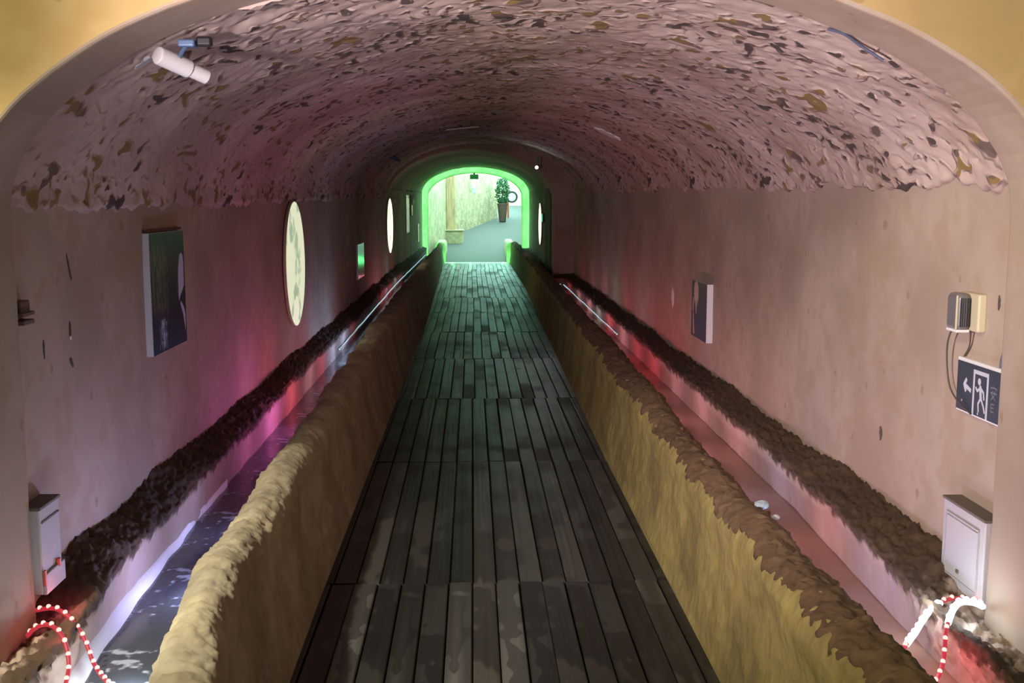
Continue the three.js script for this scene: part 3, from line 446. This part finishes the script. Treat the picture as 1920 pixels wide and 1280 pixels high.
tag(mesh('cable', tube([V(1.652, 1.155, 3.21), V(1.65, 1.11, 3.235), V(1.65, 1.068, 3.24)], 0.0045, 20, 6), M.blueCable), 'blue-grey cable end beside the jamb above the exit sign', 'cable');
tag(mesh('cable_clip', merged([box(0.03, 0.05, 0.07, 0, 0.01, 0, 0.006), box(0.04, 0.012, 0.09, 0.004, -0.005, 0, 0.003), box(0.04, 0.014, 0.08, 0.004, -0.03, 0, 0.003)]), std({ color: rgb(0.16, 0.11, 0.08) })), 'small brown clip on the left wall beside the entrance jamb', 'clip').position.set(-1.36, 1.265, -3.25);

// ---------------------------------------------------------------- spotlights on the vault
function spotlight(label, pos, aim, len, r, mat, lit) {
  const t = thing('spotlight', label, 'spotlight', pos); const q = new THREE.Quaternion().setFromUnitVectors(new THREE.Vector3(0, 0, 1), aim.clone().sub(pos).normalize());
  const body = mesh('body', new THREE.LatheGeometry([[0, -0.5], [0.85, -0.5], [1, -0.46], [1, 0.12], [0.96, 0.14], [0.82, 0.145], [0.80, 0.16], [0.80, 0.5], [0.72, 0.5], [0.70, 0.3], [0, 0.3]].map(([a, b]) => new THREE.Vector2(a * r, b * len)), 40).rotateX(Math.PI / 2), mat, t); body.quaternion.copy(q);
  const lens = mesh('lens', new THREE.SphereGeometry(r * 0.72, 20, 12).scale(1, 1, 0.35).translate(0, 0, len * 0.42), lit ? glow([1, 1, 1], 3) : M.greyPlastic, t); lens.quaternion.copy(q);
  return { t, q };
}
{ const { t } = spotlight('white spotlight cylinder on a dark bracket, top left of the vault', V(-0.853, 1.992, 3.26), V(1.6, 0.9, 6.0), 0.17, 0.027, M.whitePaint, false);
  mesh('bracket', tube([V(0.0, 0.02, -0.03), V(0.012, 0.045, -0.02), V(0.025, 0.065, -0.01)], 0.007, 12, 8), M.blueMetal, t);
  mesh('bracket_plate', box(0.05, 0.022, 0.05, 0.022, 0.062, 0.01, 0.006), M.blueMetal, t);
  mesh('connector', box(0.045, 0.028, 0.03, 0.068, 0.070, 0.0, 0.008), M.black, t); }
spotlight('small bluish spotlight high on the left side of the vault', V(-0.994, 2.13, 14.0), V(0.9, 1.3, 17.5), 0.20, 0.032, M.blueMetal, false).t.add((() => { const o = new THREE.Mesh(new THREE.CylinderGeometry(0.012, 0.012, 0.16, 10).translate(0, 0.08, 0), M.blueMetal); o.name = 'bracket'; o.castShadow = true; return o; })());
{ const { t, q } = spotlight('small spotlight with a bright white lens, right side of the vault', V(1.0, 2.10, 16.6), V(-0.2, 1.6, 6), 0.14, 0.036, M.whitePaint, true);
  mesh('bracket', new THREE.CylinderGeometry(0.012, 0.012, 0.17, 10).translate(0.02, 0.08, 0), M.blueMetal, t);
  const l = new THREE.SpotLight(rgb(1, 1, 1), 1.2, 0, 0.5, 0.6); const f = new THREE.Vector3(0, 0, 1).applyQuaternion(q); l.position.copy(f.clone().multiplyScalar(0.1)); l.target.position.copy(f.clone().multiplyScalar(3)); l.castShadow = true; t.add(l, l.target); }

// ---------------------------------------------------------------- plaster repairs, chips and marks
function blob(r1, r2, th, s) { const sh = [], n = 26; for (let i = 0; i < n; i++) { const a = i / n * 2 * Math.PI, k = 1 + 0.38 * n3(Math.cos(a) * 1.6, Math.sin(a) * 1.6, s * 3.7) + 0.14 * n3(Math.cos(a) * 5, Math.sin(a) * 5, s); sh.push(new THREE.Vector2(Math.cos(a) * r1 * k, Math.sin(a) * r2 * k)); } return new THREE.ExtrudeGeometry(new THREE.Shape(sh), { depth: th, bevelEnabled: true, bevelSize: th * 0.6, bevelThickness: th * 0.4, bevelSegments: 2 }); }
function onVault(name, label, x, d, r1, r2, spin, mat, lift = 0.02) {   // a patch laid on the vault at x, d
  const A = archAt(d), t = Math.acos(clamp((x - A.c) / A.a, -1, 1)), p = new THREE.Vector3(A.c + (A.a - lift) * Math.cos(t), A.s + (A.b - lift) * Math.sin(t), -d), n = new THREE.Vector3(-Math.cos(t) * A.b, -Math.sin(t) * A.a, 0).normalize();
  const o = mesh(name, blob(r1, r2, 0.006, x * 7 + d), mat, scene.getObjectByName('ceiling')); o.userData.label = label; o.position.copy(p).addScaledVector(n, -0.006); o.quaternion.setFromRotationMatrix(new THREE.Matrix4().makeBasis(new THREE.Vector3().crossVectors(new THREE.Vector3(0, 0, -1), n), new THREE.Vector3(0, 0, -1), n)); o.rotateZ(spin);
}
onVault('plaster_patch', 'pale grey plaster patch beside the white spotlight', -1.005, 3.34, 0.03, 0.022, 0.5, M.greyLime, 0.020);
onVault('plaster_patch', 'long pale streak of bare plaster high on the right of the vault', 1.16, 9.1, 0.10, 0.12, 0.3, M.lime, 0.03);
onVault('plaster_patch', 'small pale greenish plaster streak at the crown of the vault', -0.11, 12.0, 0.16, 0.05, 0.2, M.lime, 0.03);
{ const t = tag(mesh('ceiling_rose', new THREE.CylinderGeometry(0.075, 0.085, 0.03, 32), std({ color: rgb(0.3, 0.27, 0.34), roughness: 0.6 })), 'small round plate on the dark crown of the vault', 'plate'); t.position.copy(V(-0.35, 2.33, 12.6)); t.rotation.z = -0.25; }
// conduit end by the entrance arch, upper right
tag(mesh('cable', tube([V(1.05, 2.10, 3.2), V(1.10, 2.085, 3.2), V(1.16, 2.05, 3.21), V(1.22, 2.01, 3.2)], 0.0045, 30, 6), M.blueCable), 'grey cable along the upper right rim of the entrance arch', 'cable');
{ const wl = scene.getObjectByName('wall_left'), wr = scene.getObjectByName('wall_right');
  const mark = (parent, side, d, y, len, tilt, w = 0.005, mat = M.crack) => { const o = mesh(mat === M.crack ? 'crack' : 'chip', blob(w, len / 2, 0.002, d * 3 + y), mat, parent); o.position.set((side < 0 ? XL(d) : XR(d)) + (side < 0 ? 0.0 : 0.0), y, -d); o.rotation.set(0, side < 0 ? Math.PI / 2 : -Math.PI / 2, 0); o.rotateZ(tilt); };
  mark(wl, -1, 3.68, 1.37, 0.10, 0.35); mark(wl, -1, 3.66, 1.16, 0.05, 0); mark(wl, -1, 3.66, 1.135, 0.012, 0, 0.005, M.lime); mark(wl, -1, 3.43, 1.13, 0.05, 0); mark(wl, -1, 3.66, 1.05, 0.03, 0.6);
  mark(wr, 1, 4.2, 0.66, 0.05, 0.1, 0.01); mark(wr, 1, 8.75, 0.80, 0.16, 0.2, 0.05, M.lime); mark(wr, 1, 3.29, 1.28, 0.04, 0); }
{ // dark board that paints in the shade on the far right wall, upper corner clipped
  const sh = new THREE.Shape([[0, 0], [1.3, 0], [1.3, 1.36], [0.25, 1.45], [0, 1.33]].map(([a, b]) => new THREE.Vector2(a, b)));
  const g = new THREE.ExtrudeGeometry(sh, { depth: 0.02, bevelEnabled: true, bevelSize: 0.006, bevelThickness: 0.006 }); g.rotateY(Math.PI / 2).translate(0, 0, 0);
  const o = mesh('shade_board', g, std({ color: rgb(0.085, 0.06, 0.065), roughness: 0.8 })); o.position.set(1.30, 0.42, -17.74); tag(o, 'tall clipped board painting in the shade on the right wall past the rib', 'board'); }

// ---------------------------------------------------------------- green arch at the far end
const A1 = archAt(END);
{ // recess with the hidden strip, then the portal wall with a smaller opening
  const c = 0.078, a = 1.222;
  struct('wall_portal_recess', archWall(archShape(A1.c, A1.a + 0.07, A1.s, A1.b + 0.07, -0.2, 3.2, 4.4, -0.7), END + 0.0, 0.4, 0), M.plaster, 'recess behind the end of the tunnel');
  struct('wall_portal', archWall(archShape(c, a, 1.70, 0.60, -0.2, 3.2, 4.4, -0.7), END + 0.4, 0.6, 0.03), M.paleRender, 'portal wall lit green at the far end');
  struct('floor_portal', box(7, 0.2, 1.2, 0, -0.15, -(27.45 + 0.6)), M.paving, 'paved threshold under the green arch');
  const t = thing('neon_strip', 'green light strip round the arch at the far end of the boardwalk', 'light strip'), loop = [], L = [];
  const put = (x, y, d = END + 0.07) => loop.push(V(x, y, d));
  for (let y = 0.05; y < A1.s; y += 0.28) put(A1.c - A1.a - 0.02, y);
  for (let i = 0; i <= 20; i++) { const q = Math.PI * (1 - i / 20); put(A1.c + (A1.a + 0.02) * Math.cos(q), A1.s + (A1.b + 0.02) * Math.sin(q)); }
  for (let y = A1.s - 0.2; y > 0.05; y -= 0.28) put(A1.c + A1.a + 0.02, y);
  const curve = new THREE.CatmullRomCurve3(loop);
  const G = [0.10, 1.0, 0.16], GW = [0.10, 1.0, 0.20];
  mesh('tube', new THREE.TubeGeometry(curve, 140, 0.014, 8), glow(G, 1.3), t);
  mesh('floor_tube', tube([V(-0.70, -0.02, 27.62), V(0.1, -0.022, 27.64), V(0.90, -0.02, 27.62)], 0.028, 40, 8), glow([0.45, 1, 0.6], 1.6), t);
  for (let i = 0; i < 15; i++) { const p = curve.getPointAt((i + 0.5) / 15); const inward = new THREE.Vector3(A1.c - p.x, Math.max(0, 1.2 - p.y) * 0 + (p.y > A1.s ? (A1.s - p.y) * 0.6 : 0), 0).normalize().multiplyScalar(0.02); p.add(inward).add(new THREE.Vector3(0, 0, -0.04));                        // the tape shines one way, out of the tunnel
    const l = new THREE.SpotLight(rgb(...GW), 1.0, 0, 1.45, 0.4); l.position.copy(p); l.target.position.copy(p).add(new THREE.Vector3((A1.c - p.x) * 0.2, 0, -1)); l.castShadow = true; t.add(l, l.target); }
  for (const x of [-0.5, -0.05, 0.4, 0.8]) pointLight(V(x, 0.06, 27.74), GW, 0.5, 1, t);
}
// low walls that go on past the portal
for (const [s, x0, x1, d1] of [[-1, -0.98, -0.70, 30.4], [1, 0.90, 1.16, 30.8]]) {
  const g = sweep(steps(27.9, d1, 0.06, 0), (d) => { const k = Math.sqrt(clamp((d1 - d) / 0.25, 0.02, 1)), h = 0.50 * k + 0.12 * (1 - k), m = (x0 + x1) / 2, hw = (x1 - x0) / 2, o = []; for (let i = 0; i <= 20; i++) { const q = Math.PI * (1 - i / 20); o.push([m + hw * Math.sign(Math.cos(q)) * Math.pow(Math.abs(Math.cos(q)), 0.4), -0.06 + (h + 0.06) * Math.pow(Math.sin(q), 0.4)]); } return o; }, { closed: true, caps: true, flip: true, disp: (p, d) => 0.012 * fbm(p[0] * 3, p[1] * 3, d * 3, 3) });
  struct('parapet', g, M.paleRender, s < 0 ? 'pale rounded low wall beyond the green arch, left of the road' : 'pale rounded low wall beyond the green arch, right of the road');
}

// ---------------------------------------------------------------- the alley beyond
const slope = (d) => Math.max(-0.05, (d - 28.4) * 0.115);
{ const g = new THREE.PlaneGeometry(16, 16, 1, 40); const P = g.attributes.position; for (let i = 0; i < P.count; i++) { const d = 28.0 + (P.getY(i) + 8); P.setXYZ(i, P.getX(i), slope(d), -d); } g.computeVertexNormals();
  struct('ground', g, M.road, 'grey road rising beyond the green arch'); }
function slabWall(name, label, x0, d0, x1, d1, h0, h1, th, m) { // wall between two plan points, top heights above y = 0
  const dx = x1 - x0, dz = d1 - d0, l = Math.hypot(dx, dz), nx = -dz / l * th, nz = dx / l * th, n = 24, pos = [], idx = [], uv = [];
  for (let j = 0; j <= n; j++) for (let i = 0; i <= n; i++) { const f = i / n, y = lerp(-0.3, lerp(h0, h1, f), j / n), k = 0.02 * fbm(f * 9, y * 2.5, 3, 3); pos.push(x0 + dx * f + nx * -k * 3, y, -(d0 + dz * f + nz * -k * 3)); uv.push(f * l, y); }
  const W = n + 1; for (let j = 0; j < n; j++) for (let i = 0; i < n; i++) { const a = j * W + i; idx.push(a, a + 1, a + W, a + 1, a + W + 1, a + W); }
  const base = pos.length / 3; [[x0, d0, h0], [x1, d1, h1]].forEach(([x, d, h]) => { pos.push(x + nx, -0.3, -(d + nz), x + nx, h, -(d + nz)); uv.push(0, 0, 0, h); });
  const bl = 0, br = n, tl = n * W, trr = n * W + n; idx.push(base, base + 1, base + 2, base + 2, base + 1, base + 3, bl, tl, base, tl, base + 1, base, br, base + 2, trr, trr, base + 2, base + 3, tl, trr, base + 1, trr, base + 3, base + 1);
  const g = new THREE.BufferGeometry(); g.setAttribute('position', new THREE.Float32BufferAttribute(pos, 3)); g.setAttribute('uv', new THREE.Float32BufferAttribute(uv, 2)); g.setIndex(idx); g.computeVertexNormals(); return struct(name, g.toNonIndexed(), m, label);
}
slabWall('wall_alley_left', 'pale rendered wall on the left of the alley', -1.32, 28.45, -0.62, 32.2, 3.2, 3.2, 0.3, M.paleRender);
slabWall('wall_alley_stone', 'rough stone wall running across behind the alley', -0.85, 32.2, 0.86, 37.0, 2.62, 2.5, 0.3, M.stone);
slabWall('wall_alley_right', 'pale wall on the right of the alley', 2.4, 40.0, 1.42, 28.45, 2.2, 3.0, 0.3, M.paleRender);
slabWall('wall_alley_back', 'bright wall closing the alley behind the plant', -1.0, 41.0, 4.0, 40.0, 2.6, 2.6, 0.3, M.paleRender);
{ const t = thing('pillar', 'square peach pillar on a pale plinth, left in the alley', 'pillar', V(-0.62, 0, 31.6)); const y = slope(31.6);
  mesh('shaft', box(0.26, 2.2, 0.26, 0, y + 1.35, 0, 0.01), M.peach, t); mesh('plinth', box(0.62, 0.62, 0.5, 0.05, y + 0.02, 0, 0.05), M.paleRender, t); mesh('ledge', box(0.66, 0.04, 0.54, 0.05, y + 0.35, 0, 0.01), M.paleRender, t); }
{ const y = slope(36.0), t = thing('potted_tree', 'bushy green tree in a tall dark tapered pot, right in the alley', 'plant', V(1.02, y, 36.0));
  mesh('pot', new THREE.LatheGeometry([[0, 0], [0.10, 0], [0.115, 0.03], [0.17, 0.56], [0.185, 0.58], [0.185, 0.62], [0.165, 0.62], [0.155, 0.55], [0, 0.54]].map(([a, b]) => new THREE.Vector2(a, b)), 28), M.pot, t);
  mesh('trunk', new THREE.CylinderGeometry(0.02, 0.028, 0.5, 10).translate(0, 0.78, 0), M.trunk, t);
  const leaf = new THREE.SphereGeometry(0.045, 6, 4).scale(1, 0.25, 0.5), L = [];
  for (let i = 0; i < 620; i++) { const a = rr(0, 6.283), h = rnd(), r = 0.25 * Math.pow(Math.sin(Math.PI * (0.1 + 0.82 * h)), 0.6) * Math.sqrt(rr(0.25, 1)) * (1 + 0.25 * n3(Math.cos(a), Math.sin(a), h * 3)); L.push(leaf.clone().applyMatrix4(new THREE.Matrix4().compose(new THREE.Vector3(r * Math.cos(a), 0.60 + 0.84 * h, r * Math.sin(a)), new THREE.Quaternion().setFromEuler(new THREE.Euler(rr(0, 6), rr(0, 6), rr(0, 6))), new THREE.Vector3(1, 1, 1)))); }
  mesh('foliage', merged(L), M.leaf, t).userData.kind = 'stuff'; }
{ const y = slope(37), t = thing('round_mirror', 'round mirror with a dark rim on a red post behind the potted tree', 'mirror', V(1.24, y, 37.0));
  mesh('post', new THREE.CylinderGeometry(0.035, 0.035, 0.75, 14).translate(0, 0.37, 0), M.redPaint, t);
  mesh('rim', new THREE.TorusGeometry(0.17, 0.032, 10, 36).translate(0.13, 0.72, 0.04), M.black, t); mesh('glass', new THREE.CircleGeometry(0.165, 32).translate(0.13, 0.72, 0.045), M.paleDisc, t); }
{ const t = thing('flood_lamp', 'small dark flood lamp hung under the crown of the green arch', 'lamp', V(0.06, 2.20, 28.1)); mesh('case', box(0.22, 0.12, 0.12, 0, 0, 0, 0.012), M.black, t); mesh('bracket', box(0.04, 0.10, 0.03, 0, 0.09, 0), M.black, t); }

// ---------------------------------------------------------------- small things
const pebble = (r, k) => { const g = new THREE.IcosahedronGeometry(1, 3), P = g.attributes.position; for (let i = 0; i < P.count; i++) { const q = 1 + 0.18 * n3(P.getX(i) * 1.2 + k, P.getY(i) * 1.2, P.getZ(i) * 1.2); P.setXYZ(i, P.getX(i) * r * q, P.getY(i) * r * 0.62 * q, P.getZ(i) * r * 0.8 * q); } g.computeVertexNormals(); return g; };
tag(mesh('stone', pebble(0.025, 3), std({ color: rgb(0.34, 0.42, 0.47), roughness: 0.7 })), 'bluish white stone on the outer edge of the right low wall', 'stone').position.copy(V(1.005, 0.546, 3.58));
tag(mesh('stone', pebble(0.014, 8), M.greyLime), 'smaller pale chip next to the bluish white stone', 'stone').position.copy(V(1.02, 0.538, 3.46));
{ const o = tag(mesh('leaf', new THREE.ExtrudeGeometry(new THREE.Shape([[0, 0], [0.085, 0.03], [0.10, -0.025]].map(([a, b]) => new THREE.Vector2(a, b))), { depth: 0.002, bevelEnabled: false }), std({ color: rgb(0.42, 0.5, 0.45) })), 'pale triangular scrap lying on the boardwalk planks', 'leaf'); o.rotation.x = -Math.PI / 2; o.position.copy(V(0.36, 0.003, 10.1)); }
{ const t = thing('exit_sign', 'tiny glowing green exit sign beside the right round lamp', 'sign', V(XR(20.1), 1.27, 20.1)); facing(t, 1);
  mesh('case', box(0.34, 0.17, 0.04, 0, 0, 0.026, 0.006), M.black, t); mesh('glowing_face', box(0.31, 0.14, 0.004, 0, 0, 0.047), glow([0.05, 0.8, 0.32], 0.9), t); }
{ const t = thing('emergency_light', 'small twin-headed emergency light high on the left wall near the green arch', 'lamp', V(XL(23.2), 1.62, 23.2)); facing(t, -1);
  mesh('case', box(0.28, 0.09, 0.05, 0, -0.05, 0.03, 0.008), M.cream, t);
  for (const k of [-1, 1]) mesh('head', new THREE.SphereGeometry(0.05, 18, 12).scale(1, 1, 0.8).translate(k * 0.09, 0.045, 0.06), M.whitePaint, t);
  mesh('sign_plate', box(0.3, 0.22, 0.02, 0, -0.24, 0.015, 0.004), std({ color: rgb(0.2, 0.3, 0.22), roughness: 0.15 }), t); }
{ const t = thing('wall_lamp', 'pale wall lamp high on the stone wall of the alley', 'lamp', V(0.06, 2.06, 34.35));
  mesh('body', box(0.12, 0.36, 0.12, 0, 0.08, 0, 0.02), M.lime, t); mesh('foot', box(0.10, 0.16, 0.10, 0, -0.17, 0, 0.02), M.greyLime, t); }

renderer.render(scene, camera);
